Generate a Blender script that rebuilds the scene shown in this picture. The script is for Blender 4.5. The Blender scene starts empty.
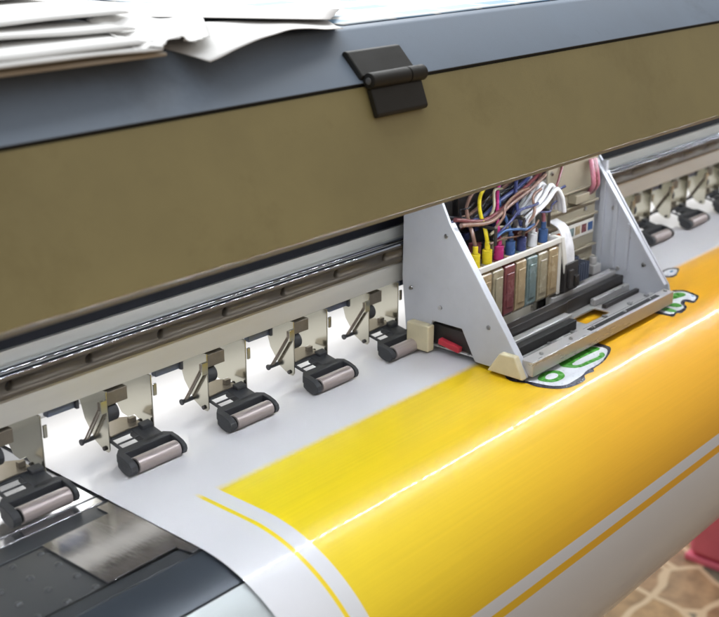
import bpy, bmesh, math, random
from mathutils import Vector, Matrix
random.seed(7)
sc = bpy.context.scene
col = sc.collection
PI = math.pi

# ------------------------------------------------------------------ materials
def new_mat(name):
    m = bpy.data.materials.new(name); m.use_nodes = True
    nt = m.node_tree; b = nt.nodes['Principled BSDF']
    return m, nt, b

def mat(name, c, rough=.5, metal=0., var=.08, scale=60., bump=0., bscale=400., coat=0., spec=.5, rvar=.07,
        stretch=(1, 1, 1), dirt=None, trans=0.):
    """Principled with noise varied colour, roughness and bump, all in object space."""
    m, nt, b = new_mat(name); N = nt.nodes; L = nt.links
    tc = N.new('ShaderNodeTexCoord'); mp = N.new('ShaderNodeMapping'); mp.inputs['Scale'].default_value = stretch
    oi = N.new('ShaderNodeObjectInfo'); ov = N.new('ShaderNodeVectorMath'); ov.operation = 'ADD'
    om = N.new('ShaderNodeMath'); om.operation = 'MULTIPLY'; om.inputs[1].default_value = 9.; L.new(oi.outputs['Random'], om.inputs[0])
    L.new(tc.outputs['Object'], ov.inputs[0]); L.new(om.outputs[0], ov.inputs[1])
    L.new(ov.outputs[0], mp.inputs['Vector'])
    n = N.new('ShaderNodeTexNoise'); n.inputs['Scale'].default_value = scale; n.inputs['Detail'].default_value = 6
    n.inputs['Roughness'].default_value = .65
    L.new(mp.outputs['Vector'], n.inputs['Vector'])
    r = N.new('ShaderNodeValToRGB'); r.color_ramp.elements[0].position = .28; r.color_ramp.elements[1].position = .72
    lo = [max(0, x * (1 - var)) for x in c]; hi = [min(1, x * (1 + var)) for x in c]
    r.color_ramp.elements[0].color = (*lo, 1); r.color_ramp.elements[1].color = (*hi, 1)
    L.new(n.outputs['Fac'], r.inputs['Fac'])
    out = r.outputs['Color']
    if dirt:
        n2 = N.new('ShaderNodeTexNoise'); n2.inputs['Scale'].default_value = dirt[1]; n2.inputs['Detail'].default_value = 8
        n2.inputs['Roughness'].default_value = .75
        L.new(ov.outputs[0], n2.inputs['Vector'])
        r2 = N.new('ShaderNodeValToRGB'); r2.color_ramp.elements[0].position = dirt[2]; r2.color_ramp.elements[1].position = dirt[2] + .12
        r2.color_ramp.elements[0].color = (0, 0, 0, 1); r2.color_ramp.elements[1].color = (dirt[3],) * 3 + (1,)
        L.new(n2.outputs['Fac'], r2.inputs['Fac'])
        mx = N.new('ShaderNodeMixRGB'); mx.inputs['Color2'].default_value = (*dirt[0], 1)
        L.new(r2.outputs['Color'], mx.inputs['Fac']); L.new(out, mx.inputs['Color1']); out = mx.outputs['Color']
    L.new(out, b.inputs['Base Color'])
    b.inputs['Metallic'].default_value = metal
    b.inputs['Specular IOR Level'].default_value = spec
    b.inputs['Coat Weight'].default_value = coat
    b.inputs['Coat Roughness'].default_value = .08
    if trans: b.inputs['Transmission Weight'].default_value = trans
    mr = N.new('ShaderNodeMapRange')
    mr.inputs['To Min'].default_value = max(.02, rough - rvar); mr.inputs['To Max'].default_value = min(1, rough + rvar)
    mr.inputs['From Min'].default_value = .3; mr.inputs['From Max'].default_value = .7
    L.new(n.outputs['Fac'], mr.inputs['Value']); L.new(mr.outputs['Result'], b.inputs['Roughness'])
    if bump:
        n3 = N.new('ShaderNodeTexNoise'); n3.inputs['Scale'].default_value = bscale; n3.inputs['Detail'].default_value = 3
        L.new(mp.outputs['Vector'], n3.inputs['Vector'])
        bp = N.new('ShaderNodeBump'); bp.inputs['Strength'].default_value = bump; bp.inputs['Distance'].default_value = .001
        L.new(n3.outputs['Fac'], bp.inputs['Height']); L.new(bp.outputs['Normal'], b.inputs['Normal'])
    return m

def emit_mat(name, c, s):
    m, nt, b = new_mat(name)
    b.inputs['Base Color'].default_value = (*c, 1); b.inputs['Emission Color'].default_value = (*c, 1)
    b.inputs['Emission Strength'].default_value = s
    return m

M = {}
M['olive'] = mat('olive_powder_coat', (.355, .298, .135), .42, 0, .10, 9, .12, 1400, dirt=((.27, .22, .09), 6, .52, .5))
M['olive_edge'] = mat('bare_hood_edge', (.34, .33, .28), .6, 0, .08, 80)
M['blue'] = mat('blue_grey_paint', (.225, .28, .36), .52, 0, .10, 12, .10, 1200, dirt=((.15, .18, .22), 7, .55, .4))
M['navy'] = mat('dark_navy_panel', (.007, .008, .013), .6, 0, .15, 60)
M['black'] = mat('black_plastic', (.014, .013, .010), .42, 0, .2, 60, .25, 2200)
M['pin'] = mat('dull_pin_steel', (.22, .22, .22), .45, .7, .1, 200)
M['alu'] = mat('brushed_aluminium', (.66, .65, .60), .42, .55, .07, 40, .06, 300, stretch=(.15, 1, 1), dirt=((.30, .24, .13), 45, .66, .5))
M['alu_top'] = mat('pale_beam_ledge', (.62, .62, .58), .45, .35, .08, 40, .08, 300, stretch=(.2, 1, 1), dirt=((.10, .08, .05), 90, .68, .8))
M['rail'] = mat('polished_rail_steel', (.52, .55, .60), .07, 1, .05, 30, stretch=(.1, 1, 1), rvar=.02)
M['bronze'] = mat('dark_ground_steel', (.088, .073, .055), .46, .45, .04, 8, 0, 500, rvar=.02)
M['screw'] = mat('screw_steel', (.5, .5, .5), .3, 1, .1, 300)
M['zinc'] = mat('zinc_plated_sheet', (.52, .505, .43), .17, .97, .02, 15, 0, 400, rvar=.04, dirt=((.40, .37, .30), 12, .6, .08))
M['zinc_dull'] = mat('dull_brown_sheet', (.20, .175, .14), .42, .6, .15, 120)
M['blue_steel'] = mat('blued_steel_tab', (.16, .19, .27), .35, .7, .12, 100)
M['spring'] = mat('spring_wire', (.22, .19, .16), .3, 1, .1, 300)
M['arm'] = mat('charcoal_nylon', (.035, .037, .042), .48, 0, .15, 150, .35, 2600)
M['roller'] = mat('ground_roller_sleeve', (.45, .39, .375), .36, .35, .10, 500, .12, 900, stretch=(.05, 1, 1))
M['rubber'] = mat('black_rubber', (.012, .012, .012), .6, 0, .2, 200)
M['strip_metal'] = mat('bright_platen_strip', (.66, .67, .70), .22, .95, .06, 50, stretch=(.1, 1, 1))
M['platen_dark'] = mat('dark_anodised_bar', (.052, .057, .063), .34, .25, .12, 60, .05, 500, stretch=(.2, 1, 1))
M['platen_plate'] = mat('dimpled_dark_plate', (.085, .089, .092), .30, .35, .05, 12, 0, rvar=.02)
M['apron_dark'] = mat('dark_slate_apron', (.055, .066, .082), .34, .3, .06, 20, 0, rvar=.02)
M['apron_grey'] = mat('grey_apron', (.52, .56, .56), .45, .2, .06, 50, .05, 500, stretch=(.2, 1, 1))
M['guide'] = mat('stainless_edge_guide', (.80, .78, .78), .12, .95, .10, 26, .05, 500, stretch=(1, .25, 1), rvar=.08)
M['white_panel'] = mat('white_rear_panel', (.68, .69, .70), .5, 0, .03, 30)
M['paper'] = mat('white_paper', (.84, .835, .82), .7, 0, .03, 8, .08, 90)
M['paper_grey'] = mat('greyish_paper', (.70, .68, .665), .7, 0, .05, 12, .08, 90)
M['card'] = mat('tan_card', (.50, .44, .36), .7, 0, .06, 20, .08, 90)
M['frost'] = mat('frosted_side_sheet', (.62, .64, .69), .38, .15, .06, 25, .04, 300, dirt=((.30, .27, .25), 55, .63, .45))
M['frost_warm'] = mat('cream_reflection', (.74, .66, .44), .5, 0, .08, 40, .1, 500)  # cream colour stands for yellow light reflected onto the side plate
M['red'] = mat('red_plastic_tag', (.55, .04, .06), .4, 0, .1, 100)
M['alu_bar'] = mat('carriage_bar_metal', (.70, .69, .68), .30, .55, .08, 40, .04, 400, stretch=(.12, 1, 1))
M['dark_metal'] = mat('dark_carriage_frame', (.05, .046, .045), .38, .5, .2, 60)
M['tan'] = mat('tan_carriage_panel', (.40, .36, .27), .42, .3, .10, 30, .05, 500, dirt=((.2, .17, .11), 30, .58, .5))
M['label_white'] = mat('label_white', (.72, .70, .64), .5, 0, .04, 80)
M['floor_red'] = mat('red_pink_plastic', (.66, .14, .21), .36, 0, .14, 12, .1, 60)

def ink(name, c, rough=.25, trans=.0):
    return mat(name, c, rough, 0, .18, 90, .05, 400, trans=trans, coat=.2)
INK = {
    'yellow': ink('yellow_ink', (.78, .62, .03)), 'magenta': ink('magenta_ink', (.42, .03, .16)),
    'cyan': ink('cyan_ink', (.05, .11, .27)), 'black': ink('black_ink', (.02, .02, .025)),
    'tan': ink('clear_tan_damper', (.38, .29, .17)), 'wine': ink('wine_damper', (.17, .05, .055)),
    'teal': ink('teal_damper', (.16, .22, .22)), 'sand': ink('sand_damper', (.33, .29, .20)),
    'brown': ink('brown_tube', (.22, .13, .10)), 'white': ink('white_cable', (.75, .75, .76), .5),
    'orange': ink('orange_tag', (.6, .16, .05)), 'navy': ink('navy_plug', (.05, .06, .16)), 'pink': ink('pink_tube', (.45, .17, .22)),
}

# ------------------------------------------------------------------ geometry helpers
def box(bm, x0, x1, y0, y1, z0, z1, rot=None, piv=None):
    vs = [bm.verts.new((x, y, z)) for x in (x0, x1) for y in (y0, y1) for z in (z0, z1)]
    for f in ((0, 1, 3, 2), (4, 6, 7, 5), (0, 4, 5, 1), (2, 3, 7, 6), (0, 2, 6, 4), (1, 5, 7, 3)):
        bm.faces.new([vs[i] for i in f])
    if rot: bmesh.ops.rotate(bm, verts=vs, cent=piv or ((x0+x1)/2, (y0+y1)/2, (z0+z1)/2), matrix=rot)
    return vs

def prism(bm, prof, a0, a1, axis='x'):
    """closed profile extruded along one axis; prof is (y,z) for x, (x,z) for y, (x,y) for z"""
    def P(p, a):
        return (a, p[0], p[1]) if axis == 'x' else ((p[0], a, p[1]) if axis == 'y' else (p[0], p[1], a))
    A = [bm.verts.new(P(p, a0)) for p in prof]; B = [bm.verts.new(P(p, a1)) for p in prof]
    n = len(prof)
    bm.faces.new(A); bm.faces.new(B[::-1])
    for i in range(n):
        bm.faces.new((A[i], B[i], B[(i+1) % n], A[(i+1) % n]))
    bmesh.ops.recalc_face_normals(bm, faces=bm.faces[:])

def cyl(bm, p0, p1, r, n=20, r2=None):
    p0, p1 = Vector(p0), Vector(p1); d = (p1 - p0).normalized()
    u = d.orthogonal().normalized(); v = d.cross(u); r2 = r if r2 is None else r2
    A = [bm.verts.new(p0 + r*(math.cos(2*PI*i/n)*u + math.sin(2*PI*i/n)*v)) for i in range(n)]
    B = [bm.verts.new(p1 + r2*(math.cos(2*PI*i/n)*u + math.sin(2*PI*i/n)*v)) for i in range(n)]
    bm.faces.new(A[::-1]); bm.faces.new(B)
    for i in range(n): bm.faces.new((A[i], A[(i+1) % n], B[(i+1) % n], B[i]))

def tube(bm, pts, r, n=8):
    pts = [Vector(p) for p in pts]; rings = []
    d0 = (pts[1]-pts[0]).normalized(); u = d0.orthogonal().normalized()
    for i, p in enumerate(pts):
        d = (pts[min(i+1, len(pts)-1)] - pts[max(i-1, 0)]).normalized()
        u = (u - d*u.dot(d)).normalized(); v = d.cross(u)
        rings.append([bm.verts.new(p + r*(math.cos(2*PI*k/n)*u + math.sin(2*PI*k/n)*v)) for k in range(n)])
    for a, b in zip(rings, rings[1:]):
        for k in range(n): bm.faces.new((a[k], a[(k+1) % n], b[(k+1) % n], b[k]))
    bm.faces.new(rings[0][::-1]); bm.faces.new(rings[-1])

def smooth_pts(ctrl, n=8):
    P = [Vector(c) for c in ctrl]; P = [2*P[0]-P[1]] + P + [2*P[-1]-P[-2]]; out = []
    for i in range(1, len(P)-2):
        for k in range(n):
            t = k/n; a, b, c, d = P[i-1], P[i], P[i+1], P[i+2]
            out.append(.5*((2*b)+(c-a)*t+(2*a-5*b+4*c-d)*t*t+(3*b-a-3*c+d)*t**3))
    out.append(P[-2]); return out

def obj(name, bm, m, parent=None, bevel=0., seg=2, ang=40, label=None):
    me = bpy.data.meshes.new(name); bm.normal_update(); bm.to_mesh(me); bm.free()
    o = bpy.data.objects.new(name, me); col.objects.link(o)
    if m: me.materials.append(m)
    for p in me.polygons: p.use_smooth = True
    me.set_sharp_from_angle(angle=math.radians(ang))
    if bevel:
        b = o.modifiers.new('edge_bevel', 'BEVEL'); b.width = bevel; b.segments = seg; b.limit_method = 'ANGLE'
        b.angle_limit = math.radians(35); b.harden_normals = True
    if parent: o.parent = parent
    if label: o['label'] = label
    return o

def empty(name, loc=(0, 0, 0), parent=None):
    o = bpy.data.objects.new(name, None); col.objects.link(o); o.location = loc; o.empty_display_size = .05
    if parent: o.parent = parent
    return o

def tag(o, label=None, cat=None, group=None, kind=None):
    for k, v in (('label', label), ('category', cat), ('group', group), ('kind', kind)):
        if v: o[k] = v
    return o

X0, X1 = -.62, 2.05           # length of the machine the photo could see

# ------------------------------------------------------------------ the printer
printer = empty('large_format_printer', (0, 0, 0))
tag(printer, 'large-format inkjet printer with olive hood and blue-grey lid, feeding out the yellow banner', 'printer')

# hood: sloping olive front sheet
YB, ZB, YS, ZS = -.1451, .1973, -.1116, .2838
hn = Vector((0, -.932, .36)); hd = Vector((0, .36, .932))
bm = bmesh.new()
t = .0022
prism(bm, [(YB, ZB), (YS, ZS - .0012), (YS + t, ZS - .0012), (YB + t*1.05, ZB + .0002)], X0, X1)
hood = obj('hood', bm, M['olive'], printer, .0006)
bm = bmesh.new()
prism(bm, [(YB + .0006, ZB - .0002), (YB + .0020, ZB - .0002), (YB + .0034, ZB - .0034), (YB + .0018, ZB - .0034)], X0, X1)
obj('hood_lip', bm, M['olive_edge'], hood, .0003)
# lid: blue-grey slope and deck
bm = bmesh.new()
LT = (-.0774, .3187)
prism(bm, [(YS - .0006, ZS + .0012), (LT[0] - .0015, LT[1] - .0015), (LT[0] + .0015, LT[1]), (.56, LT[1]), (.56, LT[1] - .02), (-.065, LT[1] - .02), (YS + .004, ZS + .0012)], X0, X1)
lid = obj('lid', bm, M['blue'], printer, .0012, 3)
bm = bmesh.new()
prism(bm, [(YS + .0016, ZS + .001), (YS + .004, ZS + .001), (YS + .004, ZS - .006), (YS + .0025, ZS - .006)], X0, X1)
obj('seal', bm, M['rubber'], lid)

# hinge
hx0, hx1 = .1365, .1934
hinge = empty('hinge', (0, 0, 0), printer)
def on_hood(s, h): return (YS + hd.y*s + hn.y*h, ZS + hd.z*s + hn.z*h)
ld = Vector((0, .70, .714)); ln = Vector((0, -.714, .70))
def on_lid(s, h): return (YS + ld.y*s + ln.y*h, ZS + ld.z*s + ln.z*h)
bm = bmesh.new()
prism(bm, [on_hood(-.0244, .0003), on_hood(-.0244, .0037), on_hood(-.0226, .0053), on_hood(-.0037, .0053), on_hood(-.0037, .0003)], hx0, hx1)
obj('hinge_leaf', bm, M['black'], hinge, .0011, 3)
bm = bmesh.new()
prism(bm, [on_lid(.0037, .0003), on_lid(.0037, .0055), on_lid(.0253, .0055), on_lid(.0280, .0032), on_lid(.0280, .0003)], hx0 - .003, hx1 - .0015)
obj('hinge_leaf', bm, M['black'], hinge, .0011, 3)
bm = bmesh.new()
cy_, cz_ = on_hood(.0014, .0057)
cyl(bm, (hx0 - .001, cy_, cz_), (hx0 + .0409, cy_, cz_), .0058, 28)
cyl(bm, (hx0 + .0415, cy_, cz_), (hx1 + .0023, cy_, cz_), .0058, 28)
obj('hinge_barrel', bm, M['black'], hinge, .0008)
bm = bmesh.new()
cyl(bm, (hx0 - .0016, cy_, cz_), (hx1 + .003, cy_, cz_), .0025, 20)
obj('hinge_pin', bm, M['pin'], hinge, .0003)

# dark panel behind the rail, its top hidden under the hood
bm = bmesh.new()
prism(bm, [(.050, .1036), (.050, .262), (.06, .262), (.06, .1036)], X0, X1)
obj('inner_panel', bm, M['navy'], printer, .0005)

# beam
bm = bmesh.new()
prism(bm, [(.018, .0613), (.018, .0832), (.0297, .0832), (.0297, .1112), (.0312, .1112), (.0312, .1028), (.062, .1028), (.062, .262), (.12, .262), (.12, .0613)], X0, X1)
beam = obj('beam', bm, M['alu'], printer, .0006)
bm = bmesh.new()
prism(bm, [(.0292, .1022), (.0292, .1113), (.0296, .1113), (.0296, .1022)], X0, X1)
obj('beam_ledge', bm, M['alu_top'], beam)

# guide rail with counterbored holes
bm = bmesh.new()
prism(bm, [(.0122, .0838), (.0120, .0845), (.0120, .0982), (.0128, .1000), (.0292, .1000), (.0292, .0838)], X0, X1)
rail_o = obj('guide_rail', bm, M['bronze'], printer)
HX = [-.0904 + .0663*i for i in range(-7, 31)]
bm = bmesh.new()
for hx in HX: cyl(bm, (hx, .005, .0930), (hx, .0185, .0930), .0041, 24)
cut = obj('cutter', bm, M['rubber'])
bo = rail_o.modifiers.new('holes', 'BOOLEAN'); bo.object = cut; bo.operation = 'DIFFERENCE'; bo.solver = 'EXACT'
bpy.context.view_layer.update()
dg = bpy.context.evaluated_depsgraph_get()
me = bpy.data.meshes.new_from_object(rail_o.evaluated_get(dg))
rail_o.modifiers.clear(); rail_o.data = me
bpy.data.objects.remove(cut, do_unlink=True)
# polished running ridges on top of the rail
bm = bmesh.new()
def ridge(yc, zc, r, n=12):
    return [(yc - r, .0996)] + [(yc + r*math.cos(a), zc + r*.45*math.sin(a)) for a in [PI - PI*i/n for i in range(n+1)]] + [(yc + r, .0996)]
prism(bm, ridge(.0152, .1002, .0033), X0, X1)
prism(bm, ridge(.0252, .1002, .0036), X0, X1)
obj('running_edge', bm, M['rail'], rail_o)
for hx in HX[5:27]:
    bm = bmesh.new(); cyl(bm, (hx, .0186, .0930), (hx, .0174, .0930), .0026, 16)
    obj('rail_screw', bm, M['dark_metal'], rail_o, .0004)

# LED strip inside the hood lip, shining down on the media and the rail
bm = bmesh.new()
prism(bm, [(-.1348, .2125), (-.1318, .2095), (-.1318, .2030), (-.1300, .2022), (-.1300, .2012), (-.1345, .2012), (-.1366, .2050), (-.1366, .2085)], -.6, 1.9)
strip = obj('led_strip', bm, M['label_white'], printer)
bm = bmesh.new()
for i in range(146):
    x = -.57 + i*.0167
    box(bm, x - .0022, x + .0022, -.1337, -.1305, .2001, .2011)
obj('led_chips', bm, emit_mat('led_glow', (.87, .92, 1), 370), strip)

# white rear feed panel behind the rollers
bm = bmesh.new()
prism(bm, [(.128, -.02), (.128, .0610), (.134, .0610), (.134, -.02)], X0, X1)
obj('rear_panel', bm, M['white_panel'], printer)

# platen
RB = .126; YC = -.125
def arc_prof(r_out, r_in, a0, a1, n=14, zc=-RB):
    o = [(YC - r_out*math.sin(a0+(a1-a0)*i/n), zc + r_out*math.cos(a0+(a1-a0)*i/n)) for i in range(n+1)]
    return o + [(YC - r_in*math.sin(a1-(a1-a0)*i/n), zc + r_in*math.cos(a1-(a1-a0)*i/n)) for i in range(n+1)]
platen = empty('platen', (0, 0, 0), printer)
bm = bmesh.new()
box(bm, X0, X1, -.0126, .1275, -.012, -.0012)
box(bm, X0, X1, -.0236, -.0142, -.012, -.0012)
obj('platen_strip', bm, M['strip_metal'], platen, .0008)
bm = bmesh.new(); box(bm, X0, X1, -.0420, -.0245, -.012, -.0010)
obj('platen_bar', bm, M['platen_dark'], platen, .0010)
bm = bmesh.new()
box(bm, X0, X1, -.1120, -.0432, -.012, -.0018)
for i in range(64):
    for j in range(4):
        x = -.1390 + .0215*(i - 20); y = -.0490 - .0200*j
        if x > -.02: continue
        vs = bmesh.ops.create_uvsphere(bm, u_segments=12, v_segments=6, radius=.0027, matrix=Matrix.Translation((x, y, -.0018)) @ Matrix.Diagonal((1, 1, .6, 1)))
obj('dimpled_plate', bm, M['platen_plate'], platen, label='dark plate dotted with small raised dimples')
bm = bmesh.new(); box(bm, X0, X1, -.1262, -.1133, -.012, -.0014)
obj('platen_bar', bm, M['platen_dark'], platen, .0010)
bm = bmesh.new(); prism(bm, arc_prof(RB - .0016, RB - .006, .012, .335), X0, X1)
obj('apron', bm, M['apron_dark'], platen, .0004)
bm = bmesh.new(); prism(bm, arc_prof(RB - .0014, RB - .006, .347, 1.75, 30), X0, X1)
obj('apron', bm, M['apron_grey'], platen, .0004, label='pale grey lower apron')
bm = bmesh.new(); box(bm, X0, X1, -.124, .127, -.2, -.0125)
obj('base', bm, M['platen_dark'], printer, .004)

# ------------------------------------------------------------------ pinch roller units
def flange(bm, prof, x, t=.0012): prism(bm, prof, x, x + t)
def make_pinch():
    r = empty('pinch_roller_unit', (0, 0, 0), printer)
    # bracket: two cheeks joined by a top web, with bent tabs
    bm = bmesh.new()
    flange(bm, [(.0166, .0606), (.0166, .0120), (.0185, .0095), (.0240, .0095), (.0345, .0150), (.046, .030), (.056, .0606)], -.0098)
    cutp = [(.0349, .0182), (.0400, .0205), (.0440, .0180), (.0490, .0158), (.0566, .0170)]
    flange(bm, [(.0166, .0606), (.0166, .0135), (.0220, .0122), (.0290, .0128)] + cutp + [(.070, .034), (.074, .0606)], .0327)
    box(bm, -.0086, .0327, .030, .074, .0592, .0605)
    box(bm, .0340, .0372, .0150, .0166, .0430, .0530)
    box(bm, -.0160, -.0098, .0150, .0172, .0440, .0545)
    obj('bracket', bm, M['zinc'], r, .0004)
    bm = bmesh.new()
    box(bm, -.0085, .0128, .0200, .0400, .0465, .0575)
    obj('pivot_block', bm, M['zinc_dull'], r, .0006)
    bm = bmesh.new()
    cyl(bm, (-.0085, .027, .0380), (.0042, .027, .0380), .0074, 24); cyl(bm, (.0042, .027, .0380), (.0055, .027, .0380), .0030, 16)
    obj('cam', bm, M['arm'], r, .0006)
    bm = bmesh.new()
    prism(bm, [(-.006, .0190), (.010, .0205), (.020, .0200), (.026, .0215), (.026, .0380), (.018, .0440), (.004, .0400), (-.006, .0420)], .0205, .0217, 'z')
    box(bm, .018, .024, .026, .030, .0217, .026)
    obj('arm_plate', bm, M['zinc_dull'], r, .0004)
    # rivets on the cheeks
    for x_, y_, z_ in ((-.0114, .0222, .0122), (.0312, .0333, .0168)):
        bm = bmesh.new(); cyl(bm, (x_, y_, z_), (x_ + .0015, y_, z_), .0018, 14)
        obj('rivet', bm, M['dark_metal'], r, .0003)
    # spring with its hook and lower pin
    bm = bmesh.new()
    a = Vector((-.0140, .0178, .0490)); b = Vector((-.0140, .0402, .0148)); d = (b-a); L = d.length; d.normalize()
    u = Vector((1, 0, 0)); v = d.cross(u); pts = []
    for k in range(33):
        q = 2*PI*k/32; e_ = .0015
        pts.append(a + d*(.0020 + (L-.004)*(0 if math.cos(q) > 0 else 1) - e_*math.cos(q)) + u*(e_*math.sin(q)))
    pts.append(pts[0]); tube(bm, pts, .00085, 6)
    box(bm, -.0162, -.0118, .0160, .0186, .0470, .0535)
    obj('spring', bm, M['spring'], r)
    bm = bmesh.new()
    cyl(bm, (-.0185, .0405, .0142), (-.0010, .0405, .0142), .0019, 14); cyl(bm, (-.0190, .0405, .0142), (-.0172, .0405, .0142), .0026, 14)
    obj('spring_pin', bm, M['arm'], r, .0004)
    bm = bmesh.new()
    box(bm, -.0560, -.0300, .0240, .0300, .0530, .0608)
    obj('stop_tab', bm, M['blue_steel'], r, .0006)
    bm = bmesh.new()
    box(bm, -.0325, -.0298, .0215, .0305, .0525, .0608)
    obj('stop_tab', bm, M['arm'], r, .0006)
    # nylon arm, tilted down to the front: window frame plus yoke round the roller
    bm = bmesh.new()
    z0, z1 = .0085, .0150
    box(bm, -.0084, -.0060, .0010, .0225, z1 - .0022, z1)
    box(bm, .0140, .0318, .0010, .0225, z0, z1)
    box(bm, -.0061, .0141, .0182, .0222, z1 - .0016, z1)
    box(bm, -.0061, .0141, .0105, .0119, z1 - .0014, z1)
    box(bm, .0210, .0316, .0150, .0215, z1, z1 + .0030)
    prism(bm, [(-.0105, .0055), (.0330, .0055), (.0387, .0010), (.0387, -.0012), (-.0155, -.0012), (-.0155, .0010)], z0, z1, 'z')
    for xa, xb in ((-.0155, -.0090), (.0345, .0387)):
        pr = [(.0004, .0050), (.0004, .0149), (-.0060, .0149), (-.0125, .0128), (-.0160, .0100), (-.0168, .0068), (-.0155, .0036), (-.0130, .0020), (-.0095, .0016), (-.004, .0030)]
        prism(bm, pr, xa, xb)
    arm = obj('arm', bm, M['arm'], r, .0009, 2)
    for vtx in arm.data.vertices:
        vtx.co.z += .20*max(0., vtx.co.y + .004)
    # roller
    bm = bmesh.new(); cyl(bm, (-.0070, -.0100, .0072), (.0330, -.0100, .0072), .0064, 40)
    rol = obj('roller', bm, M['roller'], r, .0005)
    bm = bmesh.new()
    cyl(bm, (-.0078, -.0100, .0072), (-.0069, -.0100, .0072), .0052, 24); cyl(bm, (-.0095, -.0100, .0072), (.0350, -.0100, .0072), .0018, 14)
    obj('axle', bm, M['rubber'], rol, .0003)
    return r

def copy_tree(o, parent):
    c = o.copy(); col.objects.link(c); c.parent = parent
    for ch in list(o.children): copy_tree(ch, c)
    return c
proto = make_pinch()
for n in range(-3, 17):
    if n == 0: continue
    c = copy_tree(proto, printer); c.location.x = .1*n

# ------------------------------------------------------------------ carriage (a part that slides on the rail)
car = empty('print_carriage', (0, 0, 0), printer)
car['label'] = 'print carriage with pale side plates, ink dampers and a metal tray over the banner'
CL, CR = .332, .600
bm = bmesh.new()
prism(bm, [(-.1335, .0045), (-.0435, .1300), (-.0300, .1560), (.0105, .1560), (.0105, .1125), (.0112, .0700), (.0045, .0045), (-.0180, .0045), (-.0260, .0330), (-.0600, .0330), (-.0760, .0045)], CL, CL + .003)
obj('side_plate', bm, M['frost'], car, .0008)
bm = bmesh.new()
prism(bm, [(-.1352, .0045), (-.1300, .0240), (-.0361, .1520), (.0105, .1560), (.0105, .0700), (.0045, .0045)], CR, CR + .003)
obj('side_plate', bm, M['frost'], car, .0008)
# folded edge flange along the slanted front of each plate
for x in (CL, CR - .012):
    bm = bmesh.new()
    prism(bm, [(-.1318, .0060), (-.0425, .1296), (-.0405, .1284), (-.1300, .0050)] if x == CL else [(-.1300, .0260), (-.0365, .1500), (-.0350, .1490), (-.1282, .0250)], x + .003, x + .009)
    obj('plate_flange', bm, M['frost'], car, .0003)
bm = bmesh.new(); box(bm, CL - .010, CL - .0002, -.0290, -.0030, .0042, .0300)
obj('reflection_block', bm, M['frost_warm'], car, .0014, 2)  # added block; its cream colour paints the banner's yellow reflection on the plate
bm = bmesh.new(); prism(bm, [(-.1340, .0042), (-.1240, .0240), (-.1080, .0240), (-.0950, .0042)], CL - .008, CL - .0002)
obj('reflection_block', bm, M['frost_warm'], car, .0014, 2)  # second added block, again painting the yellow reflection low on the plate
bm = bmesh.new(); box(bm, CL + .006, CL + .022, -.072, -.020, .0050, .0280)
obj('wiper_block', bm, M['dark_metal'], car, .001)
bm = bmesh.new(); box(bm, CL - .0010, CL + .005, -.058, -.034, .0100, .0155, Matrix.Rotation(.15, 3, 'X'))
obj('tag', bm, M['red'], car, .0006)
# tray: bottom sheet with an opening, plus long bars and channels
bm = bmesh.new()
zt0, zt1 = .0070, .0085
xs, ys = (CL + .003, .478, .525, CR), (-.1340, -.1075, -.0870, .000)
for i in range(3):
    for j in range(3):
        if i == 1 and j == 1: continue
        box(bm, xs[i], xs[i+1], ys[j], ys[j+1], zt0, zt1)
bmesh.ops.remove_doubles(bm, verts=bm.verts[:], dist=1e-5)
tray = obj('tray', bm, M['alu_bar'], car)
def bar(y0, y1, z0, z1, m, x0=CL + .0032, x1=CR - .0002, nm='bar', bv=.0008):
    bm = bmesh.new(); box(bm, x0, x1, y0, y1, z0, z1); return obj(nm, bm, m, car, bv)
bar(-.1370, -.1250, .0050, .0190, M['alu_bar'], nm='front_bar')
bar(-.1235, -.1190, .0090, .0150, M['rubber'], .448, .592, nm='channel')
bar(-.1175, -.1100, .0090, .0120, M['alu_bar'], nm='tray_bar')
bar(-.1235, -.1178, .0090, .0150, M['alu_bar'], CL + .004, .446, nm='tray_bar')
bar(-.1085, -.1000, .0090, .0200, M['rubber'], CL + .004, .455, nm='channel')
bar(-.0985, -.0900, .0090, .0215, M['alu_bar'], CL + .004, .462, nm='tray_bar')
bar(-.0885, -.0790, .0090, .0300, M['dark_metal'], CL + .004, .470, nm='channel')
bar(-.0775, -.0700, .0090, .0250, M['alu_bar'], CL + .004, .470, nm='tray_bar')
bar(-.0860, -.0800, .0090, .0160, M['alu_bar'], .528, CR - .001, nm='tray_bar')
bar(-.0780, -.0700, .0090, .0240, M['dark_metal'], .474, CR - .001, nm='channel')
bar(-.0690, -.0600, .0090, .0280, M['alu_bar'], .474, CR - .001, nm='tray_bar')
bar(-.0580, -.0520, .0090, .0220, M['rubber'], .474, CR - .001, nm='channel')
bar(-.0500, -.0420, .0090, .0320, M['alu_bar'], .474, CR - .001, nm='tray_bar')
# screws on the tray bars
for x in (.35, .40, .44, .50, .55, .585):
    for xx, yy, za, rr in ((x, -.1135, .0122, .0028), (x + .008, -.1305, .0192, .0020)):
        bm = bmesh.new(); cyl(bm, (xx, yy, za - .0012), (xx, yy, za + .0014), rr, 14)
        obj('screw', bm, M['screw'], car, .0004)
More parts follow.
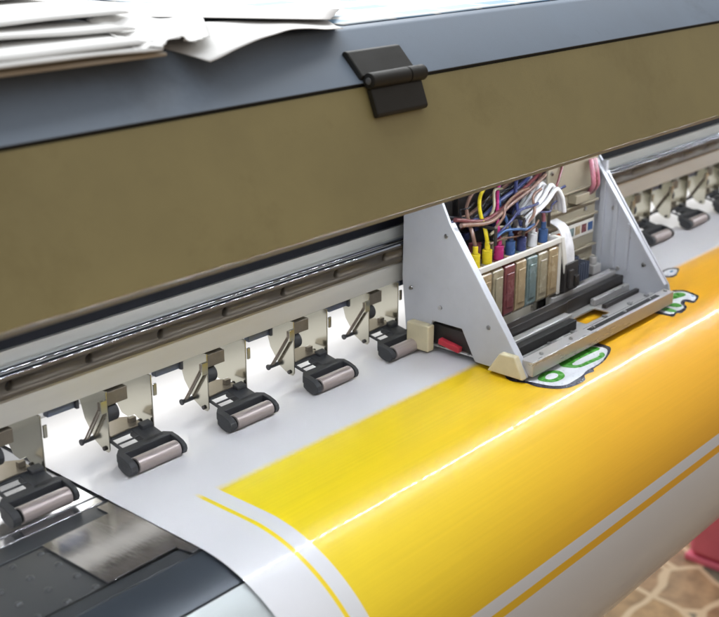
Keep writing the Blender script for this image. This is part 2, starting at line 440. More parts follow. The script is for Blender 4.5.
# ink dampers in a row
dcols = ['tan', 'sand', 'wine', 'tan', 'teal', 'sand', 'tan']
for i, cn in enumerate(dcols):
    x = .3485 + i*.0190
    bm = bmesh.new()
    prism(bm, [(-.0660, .0300), (-.0690, .0340), (-.0690, .0800), (-.0640, .0850), (-.0320, .0850), (-.0280, .0800), (-.0280, .0300)], x, x + .0165)
    box(bm, x + .003, x + .0135, -.0705, -.0688, .0400, .0740)
    d = obj('ink_damper', bm, INK[cn], car, .0015, 2)
    bm = bmesh.new()
    cyl(bm, (x + .008, -.055, .0850), (x + .008, -.055, .0985), .0048, 16); cyl(bm, (x + .008, -.055, .0985), (x + .008, -.055, .1060), .0026, 12)
    obj('damper_nut', bm, INK[['yellow', 'yellow', 'magenta', 'cyan', 'navy', 'white', 'cyan'][i]], d, .0006)
bar(-.0700, -.0670, .0845, .0900, M['label_white'], .344, .484, 'damper_clip')
bar(-.0300, -.0255, .0300, .0880, M['tan'], .344, .486, 'damper_wall')
bm = bmesh.new()
prism(bm, [(.4800, .0900), (.4860, .0900), (.5030, .0300), (.4950, .0300)], -.0705, -.0685, 'y')
prism(bm, [(.4800, .0900), (.4860, .0900), (.4860, .0300), (.4800, .0300)], -.0685, -.0300, 'y')
obj('strut', bm, M['label_white'], car, .0008)
# head driver box and dark plugs
bm = bmesh.new(); box(bm, .490, .514, -.072, -.0465, .0300, .0600); box(bm, .493, .500, -.076, -.0718, .034, .054); box(bm, .503, .511, -.076, -.0718, .034, .046)
obj('print_head', bm, M['dark_metal'], car, .0012)
bm = bmesh.new()
for k in range(7): box(bm, .5165 + k*.0045, .5190 + k*.0045, -.066, -.052, .031, .050)
box(bm, .5150, .5480, -.052, -.0465, .030, .052)
obj('heat_sink', bm, M['blue_steel'], car, .0003)
# tan back board with long label
bm = bmesh.new()
YF = -.0450
box(bm, .4900, .5860, YF, YF + .003, .0300, .1540)
for zz in (.0420, .0560, .0905, .1050, .1220): box(bm, .4900, .5860, YF - .0045, YF + .0002, zz, zz + .0022)
box(bm, .530, .556, YF - .010, YF + .0002, .1110, .1200)
back = obj('circuit_cover', bm, M['tan'], car, .0006)
bm = bmesh.new(); box(bm, .4930, .5840, YF - .0012, YF - .0002, .0700, .0860)
lb = obj('label_strip', bm, M['label_white'], back, .0003)
for k, cn in enumerate(['orange', 'orange', 'sand', 'teal', 'tan', 'wine', 'cyan']):
    bm = bmesh.new(); x = .4965 + k*.0125; box(bm, x, x + .0092, YF - .0017, YF - .0011, .0735, .0825)
    obj('colour_patch', bm, INK[cn], lb)
bm = bmesh.new()
box(bm, .344, .500, .0000, .0030, .030, .156)
for k in range(3): box(bm, .350 + k*.045, .385 + k*.045, -.006, -.0002, .105, .135)
obj('circuit_board', bm, M['dark_metal'], car, .0006)
bm = bmesh.new()
for k in range(9):
    x = .355 + .0155*k; box(bm, x, x + .008, -.010, -.0005, .092 + .006*(k % 3), .099 + .006*(k % 3))
obj('connectors', bm, INK['navy'], car, .0006)
# bundles of ink tubes and cables
rnd = random.Random(3)
def hose(name, ctrl, r, m): 
    bm = bmesh.new(); tube(bm, smooth_pts(ctrl, 10), r, 10); return obj(name, bm, m, car)
tc_ = ['yellow', 'yellow', 'magenta', 'cyan', 'navy', 'white', 'cyan']
tubecols = ['brown', 'yellow', 'magenta', 'cyan', 'navy', 'white', 'pink']
for i in range(7):
    x = .3565 + i*.019
    jx, jy = rnd.uniform(-.006, .006), rnd.uniform(-.004, .004)
    hose('ink_tube', [(x, -.055, .105), (x + jx*.5, -.052, .118), (x + .010 + jx, -.040 + jy, .131), (x + .030 + jx, -.026 + jy, .138 + .002*i), (x + .060, -.015, .150), (x + .08, -.010, .158)], .0019, INK[tubecols[i]])
for i in range(5):
    y = -.050 + .007*i
    hose('ink_tube', [(.340, y, .128 + .004*(i % 2)), (.380, y - .004, .124), (.420, y + rnd.uniform(-.004, .004), .132), (.460, y + .004, .140), (.500, y + .01, .150), (.52, y + .012, .158)], .0021, INK[['brown', 'wine', 'navy', 'black', 'brown'][i]])
for i in range(6):
    y = -.058 + .006*i
    hose('cable', [(.425 + .006*i, y, .106), (.435 + .005*i, y - .006, .120), (.455 + .003*i, y - .008, .130 + .002*(i % 3)), (.478, y - .004, .138 + .003*(i % 2)), (.490 + .002*i, y - .004, .128), (.496 + .002*i, y - .004, .112)], .0024, INK['white'])
for i in range(3):
    hose('cable', [(.562 + .004*i, -.050, .152), (.558 + .004*i, -.056, .138), (.560 + .004*i, -.056, .126), (.566 + .003*i, -.048, .116)], .0026, INK[['pink', 'wine', 'pink'][i]])
bm = bmesh.new()
pr = []
for w_ in (0, .0012):
    q = smooth_pts([(-.047, .100, 0), (-.0600, .094, 0), (-.0680, .076, 0), (-.0700, .056, 0), (-.0640, .045, 0)], 6)
    q = [(p.x + w_, p.y - w_*.3) for p in q]; pr += q if w_ == 0 else q[::-1]
prism(bm, pr, .492, .508)
obj('ribbon_cable', bm, INK['white'], car)

# finer lines, clamps and small parts that crowd the carriage
for i in range(16):
    y0 = rnd.uniform(-.062, -.030); x0 = rnd.uniform(.344, .47); z0 = rnd.uniform(.104, .122)
    ctrl = [(x0, y0, z0)]
    for k in range(4):
        ctrl.append((ctrl[-1][0] + rnd.uniform(.004, .026), min(-.024, max(-.066, ctrl[-1][1] + rnd.uniform(-.010, .010))), ctrl[-1][2] + rnd.uniform(-.003, .014)))
    hose('cable', ctrl, rnd.choice((.0009, .0011, .0014)), INK[rnd.choice(['black', 'brown', 'navy', 'white', 'wine', 'black', 'sand', 'cyan'])])
for i in range(9):
    x = .347 + .0150*i
    bm = bmesh.new(); hgt = rnd.uniform(.006, .015); yy = rnd.uniform(-.044, -.038)
    box(bm, x, x + rnd.uniform(.007, .012), yy, yy + .008, .0860, .0870 + hgt)
    obj('valve', bm, INK[rnd.choice(['sand', 'brown', 'navy', 'black', 'wine'])], car, .0008)
for x in (.372, .418, .462):
    bm = bmesh.new(); box(bm, x, x + .004, -.064, -.026, .119, .1215); box(bm, x, x + .004, -.0655, -.0640, .104, .1215)
    obj('tube_clamp', bm, M['dark_metal'], car, .0006)
for x, zz in ((.4960, .0355), (.5800, .0355), (.4960, .1480), (.5800, .1480), (.5385, .0635), (.5650, .0985)):
    bm = bmesh.new(); cyl(bm, (x, YF + .0005, zz), (x, YF - .0016, zz), .0022, 14); obj('screw', bm, M['screw'], car, .0003)
for y, zz in ((-.112, .012), (-.0900, .0420), (-.040, .1180), (.000, .140), (.0000, .060), (-.0350, .0480)):
    bm = bmesh.new(); cyl(bm, (CL + .0005, y, zz), (CL - .0014, y, zz), .0021, 16); obj('screw', bm, M['screw'], car, .0004)
for y, zz in ((-.100, .040), (-.080, .066), (-.060, .095), (-.030, .030), (-.070, .030)):
    bm = bmesh.new(); cyl(bm, (CR + .0005, y, zz), (CR - .0016, y, zz), .0024, 16); obj('screw', bm, M['screw'], car, .0004)
bm = bmesh.new(); box(bm, CR - .004, CR - .0002, -.050, -.044, .030, .145); box(bm, CR - .004, CR - .0002, -.066, -.062, .030, .105); box(bm, CR - .004, CR - .0002, -.082, -.079, .030, .082)
obj('rib', bm, M['frost'], car, .0005)
bm = bmesh.new(); box(bm, .440, .575, -.1335, -.1285, .0188, .0195); obj('slot_strip', bm, M['rubber'], car)
bar(-.0980, -.0930, .0084, .0130, M['dark_metal'], .529, CR - .001, nm='channel')
for x in (.540, .566):
    bm = bmesh.new(); box(bm, x, x + .016, -.0600, -.0480, .028, .038); cyl(bm, (x + .008, -.054, .038), (x + .008, -.054, .046), .004, 16); obj('valve', bm, M['alu_bar'], car, .001)

# ------------------------------------------------------------------ edge guide plate lying on the platen
bm = bmesh.new()
prism(bm, [(-.0466, -.0290), (-.0432, -.1249), (-.0520, -.1262), (-.0550, -.1122), (-.1110, -.1130), (-.1124, -.0434), (-.0566, -.0421), (-.0570, -.0290)], -.0004, .0002, 'z')
gd = obj('edge_guide_plate', bm, M['guide'], None, .0001, 1)
tag(gd, 'thin shiny stainless edge guide plate lying on the dimpled platen beside the white banner edge', 'metal plate')

# ------------------------------------------------------------------ banner
BX0, BX1 = -.0455, 1.36
TH = math.radians(150)
SARC = .125 + RB*TH
def bpos(x, s, off=0.):
    if s < .125: return Vector((x, -s, .0004 + off))
    r = RB + .0004 + off
    if s < SARC:
        a = (s - .125)/RB; return Vector((x, YC - r*math.sin(a), -RB + r*math.cos(a)))
    p = Vector((x, YC - r*math.sin(TH), -RB + r*math.cos(TH))); d = Vector((0, -math.cos(TH), -math.sin(TH)))
    return p + d*(s - SARC)
svals = [-.126 + .012*i for i in range(21)] + [.125 + (SARC - .125)*i/70 for i in range(71)] + [SARC + .03*i for i in range(1, 16)]
svals = sorted(set(round(s, 6) for s in svals))
xv = [BX0 + (BX1 - BX0)*i/120 for i in range(121)]
bm = bmesh.new(); uvl = bm.loops.layers.uv.new('UVMap')
def ripple(x, s):
    w = .00016*math.sin(x*17 + s*9) + .00004*math.sin(x*71 - s*21 + 1.3) + .00006*math.sin(s*60 + x*13)
    return w*(.25 if s < 0.03 else 1.) + .0003
grid = []
for s in svals:
    row = []
    for x in xv:
        v = bm.verts.new(bpos(x, s, ripple(x, s))); row.append((v, (x, s)))
    grid.append(row)
for a, b in zip(grid, grid[1:]):
    for i in range(len(xv)-1):
        q = (a[i], a[i+1], b[i+1], b[i]); f = bm.faces.new([v for v, _ in q])
        for lp, (_, uv) in zip(f.loops, q): lp[uvl].uv = uv
bmesh.ops.recalc_face_normals(bm, faces=bm.faces[:])
m, nt, b = new_mat('printed_vinyl'); N = nt.nodes; L = nt.links
uv = N.new('ShaderNodeUVMap'); uv.uv_map = 'UVMap'; sp = N.new('ShaderNodeSeparateXYZ'); L.new(uv.outputs['UV'], sp.inputs[0])
X, S = sp.outputs['X'], sp.outputs['Y']
def math_(op, a, b_=None, clamp=False):
    n = N.new('ShaderNodeMath'); n.operation = op; n.use_clamp = clamp
    for i, v in enumerate((a, b_)):
        if v is None: continue
        if isinstance(v, (int, float)): n.inputs[i].default_value = v
        else: L.new(v, n.inputs[i])
    return n.outputs[0]
def step(v, e0, e1):
    n = N.new('ShaderNodeMapRange'); n.interpolation_type = 'SMOOTHSTEP'
    n.inputs['From Min'].default_value = min(e0, e1); n.inputs['From Max'].default_value = max(e0, e1)
    n.inputs['To Min'].default_value = 0 if e0 < e1 else 1; n.inputs['To Max'].default_value = 1 if e0 < e1 else 0
    L.new(v, n.inputs['Value']); return n.outputs['Result']
mul = lambda *a: a[0] if len(a) == 1 else math_('MULTIPLY', a[0], mul(*a[1:]))
nz = N.new('ShaderNodeTexNoise'); nz.inputs['Scale'].default_value = 260; nz.inputs['Detail'].default_value = 2
L.new(uv.outputs['UV'], nz.inputs['Vector'])
Sj = math_('ADD', S, math_('MULTIPLY', math_('SUBTRACT', nz.outputs['Fac'], .5), .004))
SE, W1, W2 = .2735, .2832, .2897
field = mul(step(X, .0168, .0176), step(Sj, .0690, .0800), step(S, SE + .0003, SE - .0003), step(X, 1.3206, 1.320))
frame_l = mul(step(X, -.0008, -.0002), step(X, .0036, .0030), step(Sj, .066, .078), step(S, W2 + .0003, W2 - .0003))
frame_b = mul(step(X, -.0008, -.0002), step(S, W1 - .0003, W1 + .0003), step(S, W2 + .0003, W2 - .0003), step(X, 1.3306, 1.330))
mask = math_('MAXIMUM', field, math_('MAXIMUM', frame_l, frame_b))
cr = N.new('ShaderNodeValToRGB')
e = cr.color_ramp.elements; e[0].position = 0; e[0].color = (.89, .71, .022, 1); e[1].position = 1; e[1].color = (.93, .43, .022, 1)
k = e.new(.30); k.color = (.91, .61, .020, 1); k = e.new(.55); k.color = (.92, .49, .020, 1)
L.new(math_('ADD', math_('DIVIDE', X, .9), math_('MULTIPLY', math_('SUBTRACT', S, .12), 1.5), True), cr.inputs['Fac'])  # orange along X is print; extra orange down the bend is painted shade
# faint print passes across the web
wv = N.new('ShaderNodeTexNoise'); wv.noise_dimensions = '2D'; wv.inputs['Scale'].default_value = 1; wv.inputs['Detail'].default_value = 3
mpn = N.new('ShaderNodeMapping'); mpn.inputs['Scale'].default_value = (6, 420, 1); L.new(uv.outputs['UV'], mpn.inputs['Vector']); L.new(mpn.outputs['Vector'], wv.inputs['Vector'])
hsv = N.new('ShaderNodeHueSaturation'); L.new(cr.outputs['Color'], hsv.inputs['Color'])
L.new(math_('ADD', math_('MULTIPLY', wv.outputs['Fac'], .10), .95), hsv.inputs['Value'])
mx = N.new('ShaderNodeMixRGB'); mx.inputs['Color1'].default_value = (.75, .75, .77, 1)
L.new(mask, mx.inputs['Fac']); L.new(hsv.outputs['Color'], mx.inputs['Color2'])
L.new(mx.outputs['Color'], b.inputs['Base Color'])
b.inputs['Roughness'].default_value = .30; b.inputs['Specular IOR Level'].default_value = .30
b.inputs['Coat Weight'].default_value = .36; b.inputs['Coat Roughness'].default_value = .065
bn = N.new('ShaderNodeBump'); bn.inputs['Strength'].default_value = .06; bn.inputs['Distance'].default_value = .0006
n2 = N.new('ShaderNodeTexNoise'); n2.noise_dimensions = '2D'; n2.inputs['Scale'].default_value = 1; n2.inputs['Detail'].default_value = 2
mp2 = N.new('ShaderNodeMapping'); mp2.inputs['Scale'].default_value = (260, 700, 1); mp2.inputs['Rotation'].default_value = (0, 0, .5)
L.new(uv.outputs['UV'], mp2.inputs['Vector']); L.new(mp2.outputs['Vector'], n2.inputs['Vector'])
L.new(n2.outputs['Fac'], bn.inputs['Height']); L.new(bn.outputs['Normal'], b.inputs['Normal'])
banner = obj('printed_banner', bm, m, None, ang=180)
tag(banner, 'white vinyl banner printed with a yellow to orange field, curving over the printer front', 'banner')

# printed lettering: flat ink shapes following the banner
ink_m = {'navy': mat('print_navy', (.030, .030, .055), .28, 0, .1, 200, coat=.3), 'white': mat('print_white', (.80, .82, .86), .3, 0, .03, 200, coat=.3),
         'green': mat('print_green', (.08, .36, .045), .28, 0, .12, 120, coat=.3), 'sky': mat('print_blue', (.10, .33, .50), .28, 0, .1, 200, coat=.3)}
def rounded(poly, it=2):
    for _ in range(it):
        q = []
        for i in range(len(poly)):
            a, c = Vector(poly[i]), Vector(poly[(i+1) % len(poly)])
            q += [a*.75 + c*.25, a*.25 + c*.75]
        poly = q
    return poly
def decal(name, poly, m, off, hole=None, it=2):
    bm = bmesh.new()
    pts = rounded([Vector(p) for p in poly], it)
    if hole:
        h = rounded([Vector(p) for p in hole], it)
        vs = [bm.verts.new((p.x, p.y, 0)) for p in pts]; hs = [bm.verts.new((p.x, p.y, 0)) for p in h]
        es = [bm.edges.new((vs[i], vs[(i+1) % len(vs)])) for i in range(len(vs))] + [bm.edges.new((hs[i], hs[(i+1) % len(hs)])) for i in range(len(hs))]
        bmesh.ops.triangle_fill(bm, use_beauty=True, edges=es)
    else:
        bm.faces.new([bm.verts.new((p.x, p.y, 0)) for p in pts])
        bmesh.ops.triangulate(bm, faces=bm.faces[:])
    s = min(v.co.y for v in bm.verts) + .003; smax = max(v.co.y for v in bm.verts)
    while s < smax:
        bmesh.ops.bisect_plane(bm, geom=bm.verts[:] + bm.edges[:] + bm.faces[:], plane_co=(0, s, 0), plane_no=(0, 1, 0)); s += .003
    x = min(v.co.x for v in bm.verts) + .006; xmax = max(v.co.x for v in bm.verts)
    while x < xmax:
        bmesh.ops.bisect_plane(bm, geom=bm.verts[:] + bm.edges[:] + bm.faces[:], plane_co=(x, 0, 0), plane_no=(1, 0, 0)); x += .006
    for v in bm.verts: v.co = bpos(v.co.x, v.co.y, ripple(v.co.x, v.co.y) + off)
    bmesh.ops.recalc_face_normals(bm, faces=bm.faces[:])
    o = obj(name, bm, m, banner, ang=180)
    return o
L_out = [(0.322, 0.1180), (0.3303, 0.1337), (0.3306, 0.1433), (0.3392, 0.154), (0.3529, 0.1616), (0.3696, 0.1641), (0.3831, 0.1639), (0.3865, 0.1591), (0.3939, 0.1586), (0.4039, 0.1608), (0.4051, 0.1567), (0.4241, 0.1568), (0.4458, 0.1513), (0.4604, 0.1452), (0.4577, 0.1333), (0.4540, 0.1100), (0.400, 0.0900), (0.345, 0.0980)]
L_white = [(0.330, 0.120), (0.3362, 0.1396), (0.343, 0.1515), (0.3569, 0.1589), (0.3734, 0.1583), (0.387, 0.1579), (0.3968, 0.1551), (0.4201, 0.1559), (0.4404, 0.1512), (0.4543, 0.1446), (0.4480, 0.1340), (0.444, 0.112), (0.398, 0.0950), (0.350, 0.1020)]
decal('printed_outline', L_out, ink_m['navy'], .00025)
decal('printed_halo', L_white, ink_m['white'], .00045)
decal('printed_letter', [(0.3424, 0.1363), (0.344, 0.1442), (0.3524, 0.1502), (0.3665, 0.151), (0.3734, 0.1466), (0.3743, 0.1394), (0.3677, 0.1337), (0.3563, 0.1322)], ink_m['green'], .00065,
      hole=[(0.3497, 0.1405), (0.3526, 0.1451), (0.3622, 0.1463), (0.3678, 0.1435), (0.3663, 0.1387), (0.3574, 0.1371)])
decal('printed_letter', [(0.3832, 0.1345), (0.3838, 0.14), (0.3932, 0.149), (0.4146, 0.1508), (0.4337, 0.1518), (0.4404, 0.1495), (0.4426, 0.1456), (0.4371, 0.1447), (0.4331, 0.148), (0.4159, 0.1466), (0.3983, 0.1458), (0.3931, 0.1407), (0.4061, 0.1393), (0.4324, 0.1399), (0.4483, 0.1414), (0.4467, 0.133), (0.4206, 0.118), (0.3968, 0.1254)], ink_m['green'], .00065, it=1)
decal('printed_outline', [(0.575, 0.110), (0.6489, 0.1080), (0.6609, 0.1212), (0.6566, 0.1327), (0.6555, 0.14), (0.649, 0.1425), (0.6323, 0.1462), (0.6287, 0.1421), (0.6294, 0.137), (0.6196, 0.1407), (0.6168, 0.1455), (0.6071, 0.1485), (0.5954, 0.1499), (0.5916, 0.1459), (0.5787, 0.1495), (0.5765, 0.1434), (0.5700, 0.1300)], ink_m['navy'], .00025, it=1)
decal('printed_halo', [(0.582, 0.114), (0.6436, 0.1115), (0.6548, 0.1229), (0.6524, 0.1334), (0.6488, 0.1406), (0.6354, 0.1434), (0.636, 0.1364), (0.6295, 0.133), (0.617, 0.1368), (0.6132, 0.1447), (0.6002, 0.1454), (0.5945, 0.1431), (0.5831, 0.1464), (0.578, 0.1336)], ink_m['white'], .00045, it=1)
decal('printed_letter', [(0.600, 0.1200), (0.6422, 0.1150), (0.6507, 0.1241), (0.6446, 0.1310), (0.6300, 0.1275)], ink_m['green'], .00065)
decal('printed_letter', [(0.5990, 0.1275), (0.616, 0.1318), (0.6143, 0.1428), (0.6030, 0.1395)], ink_m['green'], .00065)
decal('printed_letter', [(0.5947, 0.1275), (0.5972, 0.1446), (0.5884, 0.1447), (0.5823, 0.1309)], ink_m['green'], .00065)
decal('printed_dot', [(0.6475, 0.1335), (0.6500, 0.1350), (0.6480, 0.1385), (0.6455, 0.1370)], ink_m['sky'], .00065)
decal('printed_outline', [(0.690, 0.072), (0.7175, 0.068), (0.7285, 0.0759), (0.7266, 0.0815), (0.7176, 0.0843), (0.6972, 0.0916), (0.6850, 0.0844)], ink_m['navy'], .00025, it=1)
decal('printed_halo', [(0.694, 0.075), (0.713, 0.0713), (0.7239, 0.0787), (0.7172, 0.0828), (0.7015, 0.0883), (0.692, 0.083)], ink_m['white'], .00045, it=1)
decal('printed_dot', [(0.7060, 0.0780), (0.7140, 0.0770), (0.7150, 0.0795), (0.7070, 0.0815)], ink_m['sky'], .00065)

# ------------------------------------------------------------------ papers on the lid
def sheet(name, corners, m, thick, amp, seed, label, cat='paper', group=None, nx=40, ny=26, droop=None, jag=.0):
    """corners: front-left, front-right, back-right, back-left as (x,y,z)"""
    rg = random.Random(seed); ph = [rg.uniform(0, 6.28) for _ in range(8)]
    A, B, Cc, D = [Vector(c) for c in corners]; bm = bmesh.new(); g = []
    for j in range(ny+1):
        row = []
        for i in range(nx+1):
            u, v = i/nx, j/ny
            p = (A*(1-u) + B*u)*(1-v) + (D*(1-u) + Cc*u)*v
            w = math.sin(9*u + ph[0] + 2*v) * .5 + math.sin(17*u - 5*v + ph[1]) * .3 + math.sin(7*v + ph[2] + 3*u) * .4 + math.sin(31*u + 11*v + ph[3]) * .12
            p = p + Vector((0, 0, amp*w))
            if v == 0: p = p + Vector((0, jag*(math.sin(23*u + ph[4]) + .6*math.sin(51*u + ph[5])), 0))
            if droop: p = p + droop(u, v)
            row.append(bm.verts.new(p))
        g.append(row)
    for a, c in zip(g, g[1:]):
        for i in range(nx): bm.faces.new((a[i], a[i+1], c[i+1], c[i]))
    bmesh.ops.recalc_face_normals(bm, faces=bm.faces[:])
    o = obj(name, bm, m, None, ang=50)
    sd = o.modifiers.new('thickness', 'SOLIDIFY'); sd.thickness = thick; sd.offset = 1
    if thick > .002:
        bv = o.modifiers.new('edge_bevel', 'BEVEL'); bv.width = thick*.3; bv.segments = 2; bv.limit_method = 'ANGLE'
    return tag(o, label, cat, group)
G = 'printed paper piled on the lid'
def layer(name, x1, y0, z, m, seed, label, amp=.0011, thick=.0011, y1=.50):
    return sheet(name, [(-.60, y0 + .004, z), (x1, y0, z), (x1 + .03, y1, z), (-.60, y1, z)], m, thick, amp, seed, label, group=G, nx=90, ny=24, jag=.0016)
sheet('cardboard_sheet', [(-0.5906, -0.1046, 0.3190), (-0.0284, -0.0991, 0.3190), (-0.0119, 0.4061, 0.3190), (-0.5906, 0.4061, 0.3190)], M['card'], .0022, .0001, 1, 'tan cardboard sheet at the very bottom of the paper pile on the blue lid', 'cardboard')
layer('folded_paper', -0.0357, -0.1037, 0.3233, M['paper'], 2, 'lowest white folded paper of the pile, lying directly on the tan cardboard')
layer('folded_paper', -0.0284, -0.0899, 0.3265, M['paper'], 3, 'second white folded paper from the bottom of the pile on the lid')
layer('folded_paper', -0.0119, -0.0477, 0.3311, M['paper'], 4, 'white folded paper in the middle of the pile, above a dark wavy gap', .0016)
layer('folded_paper', 0.0111, -0.0146, 0.3352, M['paper'], 5, 'fourth white folded paper of the pile, just under the topmost one')
layer('folded_paper', 0.0249, 0.0938, 0.3394, M['paper'], 6, 'topmost white folded paper of the pile, set back at the frame edge')
sheet('paper_sheet', [(-0.0027, -0.1083, 0.3169), (0.1379, -0.0908, 0.3206), (0.1810, -0.0256, 0.3228), (-0.0211, 0.0020, 0.3256)], M['paper'], .0004, .0009, 11, 'loose white sheet with a pointed corner hanging over the blue lid left of the hinge', 'paper', G,
      droop=lambda u, v: Vector((0, 0, .006*math.sin(PI*u)*(1-v)**2 - .0030*(1-u)**3*(1-v)**3)))
sheet('paper_sheet', [(0.1480, -0.0688, 0.3251), (0.2169, -0.0155, 0.3242), (0.0984, 0.2224, 0.3265), (-0.0394, 0.0938, 0.3302)], M['paper_grey'], .0004, .0007, 13, 'greyish loose sheet with its corner pointing right, lying behind the sheet with the pointed corner', 'paper', G)
sheet('crumpled_paper', [(-0.0504, -0.1009, 0.3247), (0.0139, -0.0899, 0.3256), (0.0800, -0.0072, 0.3284), (-0.0119, 0.0020, 0.3330)], M['paper'], .0004, .0032, 17, 'crumpled white paper wedged between the folded pile and the loose pointed sheet', 'paper', G, jag=.003)
# printed leaflet
m, nt, b = new_mat('pale_blue_print'); N = nt.nodes; L = nt.links
tc = N.new('ShaderNodeTexCoord'); br = N.new('ShaderNodeTexBrick'); br.inputs['Scale'].default_value = 16
br.inputs['Color1'].default_value = (.22, .40, .58, 1); br.inputs['Color2'].default_value = (.78, .83, .84, 1); br.inputs['Mortar'].default_value = (.84, .85, .83, 1); br.inputs['Mortar Size'].default_value = .07
br.inputs['Brick Width'].default_value = .9; br.inputs['Row Height'].default_value = .45
L.new(tc.outputs['Object'], br.inputs['Vector']); L.new(br.outputs['Color'], b.inputs['Base Color']); b.inputs['Roughness'].default_value = .5
sheet('printed_sheet', [(0.1673, -0.0642, 0.3192), (0.4612, -0.0642, 0.3192), (0.5485, 0.2592, 0.3194), (0.1810, 0.2592, 0.3194)], m, .0005, .0002, 21, 'white sheet with pale blue printed blocks lying flat on the lid right of the pile', 'paper', G)

# ------------------------------------------------------------------ floor and the red tub
m, nt, b = new_mat('crazy_paving_floor'); N = nt.nodes; L = nt.links
tc = N.new('ShaderNodeTexCoord'); wn = N.new('ShaderNodeTexNoise'); wn.inputs['Scale'].default_value = 5; wn.inputs['Detail'].default_value = 2
L.new(tc.outputs['Object'], wn.inputs['Vector'])
va = N.new('ShaderNodeVectorMath'); va.operation = 'SCALE'; va.inputs['Scale'].default_value = .10; L.new(wn.outputs['Color'], va.inputs[0])
vb = N.new('ShaderNodeVectorMath'); vb.operation = 'ADD'; L.new(tc.outputs['Object'], vb.inputs[0]); L.new(va.outputs[0], vb.inputs[1])
ve = N.new('ShaderNodeTexVoronoi'); ve.feature = 'DISTANCE_TO_EDGE'; ve.inputs['Scale'].default_value = 9.5; L.new(vb.outputs[0], ve.inputs['Vector'])
vc = N.new('ShaderNodeTexVoronoi'); vc.inputs['Scale'].default_value = 9.5; L.new(vb.outputs[0], vc.inputs['Vector'])
r1 = N.new('ShaderNodeValToRGB'); e = r1.color_ramp.elements
e[0].position = 0; e[0].color = (.25, .16, .08, 1); e[1].position = 1; e[1].color = (.15, .18, .13, 1)
for p_, c_ in ((.25, (.38, .25, .12)), (.45, (.29, .17, .09)), (.65, (.40, .28, .15)), (.82, (.19, .09, .06))):
    q = e.new(p_); q.color = (*c_, 1)
sx = N.new('ShaderNodeSeparateColor'); L.new(vc.outputs['Color'], sx.inputs[0]); L.new(sx.outputs[0], r1.inputs['Fac'])
nn = N.new('ShaderNodeTexNoise'); nn.inputs['Scale'].default_value = 28; nn.inputs['Detail'].default_value = 6; L.new(tc.outputs['Object'], nn.inputs['Vector'])
hs = N.new('ShaderNodeHueSaturation'); L.new(r1.outputs['Color'], hs.inputs['Color'])
ma = N.new('ShaderNodeMapRange'); ma.inputs['From Min'].default_value = .3; ma.inputs['From Max'].default_value = .7; ma.inputs['To Min'].default_value = .65; ma.inputs['To Max'].default_value = 1.3
L.new(nn.outputs['Fac'], ma.inputs['Value']); L.new(ma.outputs['Result'], hs.inputs['Value'])
st = N.new('ShaderNodeMapRange'); st.interpolation_type = 'SMOOTHSTEP'; st.inputs['From Min'].default_value = .035; st.inputs['From Max'].default_value = .075
L.new(ve.outputs['Distance'], st.inputs['Value'])
mx = N.new('ShaderNodeMixRGB'); mx.inputs['Color1'].default_value = (.60, .47, .30, 1); L.new(st.outputs['Result'], mx.inputs['Fac']); L.new(hs.outputs['Color'], mx.inputs['Color2'])
L.new(mx.outputs['Color'], b.inputs['Base Color']); b.inputs['Roughness'].default_value = .4
bm = bmesh.new(); box(bm, -4, 8, -4, 6, -.90, -.85)
floor = obj('floor', bm, m); tag(floor, kind='structure')

tub = empty('storage_tub', (1.595, .055, -.85)); tag(tub, 'red-pink plastic tub standing on the patterned floor beyond the banner', 'tub')
bm = bmesh.new()
prism(bm, [(-.115, .012), (.125, .012), (.165, .40), (-.155, .40)], -.15, .15, 'y')
for v in bm.verts:
    v.co.x = v.co.x if v.co.z > .1 else v.co.x
    if v.co.z < .1: v.co.y *= .98
obj('body', bm, M['floor_red'], tub, .018, 4)
bm = bmesh.new()
box(bm, -.118, .128, -.150, .150, 0, .014)
obj('foot', bm, M['floor_red'], tub, .003)
bm = bmesh.new(); box(bm, -.168, .178, -.165, .165, .40, .425)
obj('rim', bm, M['floor_red'], tub, .008, 3)

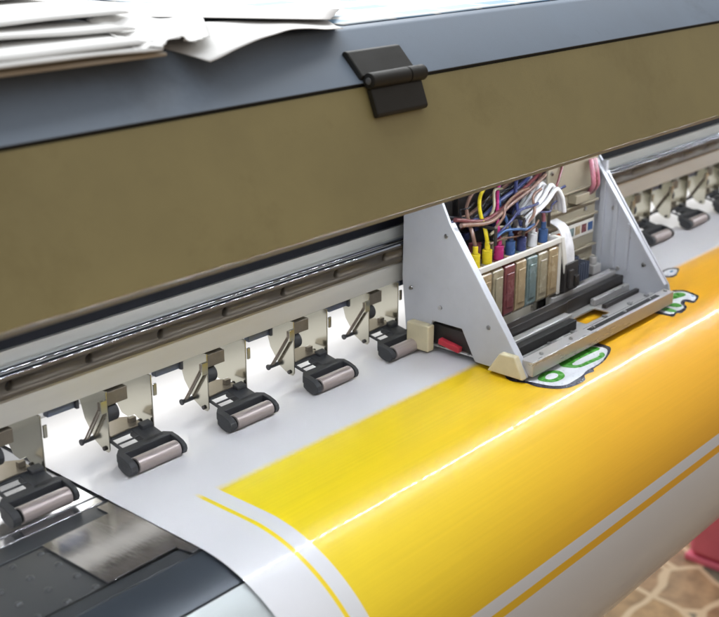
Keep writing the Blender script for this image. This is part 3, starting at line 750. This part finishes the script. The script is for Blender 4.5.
# ------------------------------------------------------------------ light
w = bpy.data.worlds.new('World'); sc.world = w; w.use_nodes = True
bg = w.node_tree.nodes['Background']; bg.inputs['Strength'].default_value = .55
wt = w.node_tree; g = wt.nodes.new('ShaderNodeTexCoord'); gs = wt.nodes.new('ShaderNodeSeparateXYZ'); gr = wt.nodes.new('ShaderNodeValToRGB'); gm = wt.nodes.new('ShaderNodeMapRange')
gm.inputs['From Min'].default_value = -.3; gm.inputs['From Max'].default_value = .9
wt.links.new(g.outputs['Generated'], gs.inputs[0]); wt.links.new(gs.outputs['Z'], gm.inputs['Value']); wt.links.new(gm.outputs['Result'], gr.inputs['Fac']); wt.links.new(gr.outputs['Color'], bg.inputs['Color'])
e = gr.color_ramp.elements; e[0].position = .1; e[0].color = (.44, .33, .25, 1); e[1].position = .8; e[1].color = (.95, .98, 1, 1)
q = e.new(.42); q.color = (.64, .56, .49, 1)
def area(name, loc, target, sx, sy, power, c=(1, 1, 1)):
    l = bpy.data.lights.new(name, 'AREA'); l.shape = 'RECTANGLE'; l.size = sx; l.size_y = sy; l.energy = power; l.color = c
    o = bpy.data.objects.new(name, l); col.objects.link(o); o.location = loc
    d = (Vector(target) - Vector(loc)).normalized()
    zx = Vector((1, 0, 0)); z = -d; y = z.cross(zx).normalized(); x = y.cross(z)
    o.matrix_world = Matrix.Translation(loc) @ Matrix((x, y, z)).transposed().to_4x4()
    return o
area('ceiling_tubes', (1.0, .24, 2.4), (1.0, .1, 0), 7.0, .6, 40, (.96, .98, 1))
area('paper_fill_light', (1.2, 2.6, 2.3), (.4, .1, .3), 5.0, 1.6, 155, (.97, .99, 1))  # added unseen lamp that brightens the papers and lid top
area('rear_feed_light', (.60, .085, .0560), (.60, .075, 0), 2.2, .03, 1.1, (1, .985, .95))

# ------------------------------------------------------------------ camera
cam = bpy.data.cameras.new('camera'); co = bpy.data.objects.new('camera', cam); col.objects.link(co)
R = Matrix(((.6605, .2523, -.7072), (-.7509, .2219, -.6221), (0, .9419, .3359)))
co.matrix_world = Matrix.Translation((-.4843, -.6531, .4114)) @ R.to_4x4()
cam.sensor_width = 36; cam.lens = 1167.73/719*36; cam.clip_start = .02; cam.clip_end = 60
cam.dof.use_dof = True; cam.dof.focus_distance = .98; cam.dof.aperture_fstop = 9
sc.camera = co
sc.render.resolution_x = 1024; sc.render.resolution_y = 879
vs = sc.view_settings; vs.view_transform = 'Standard'; vs.look = 'None'; vs.exposure = 0; vs.gamma = 1
sc.cycles.use_denoising = True; sc.cycles.sample_clamp_indirect = 6; sc.cycles.caustics_reflective = False; sc.cycles.caustics_refractive = False
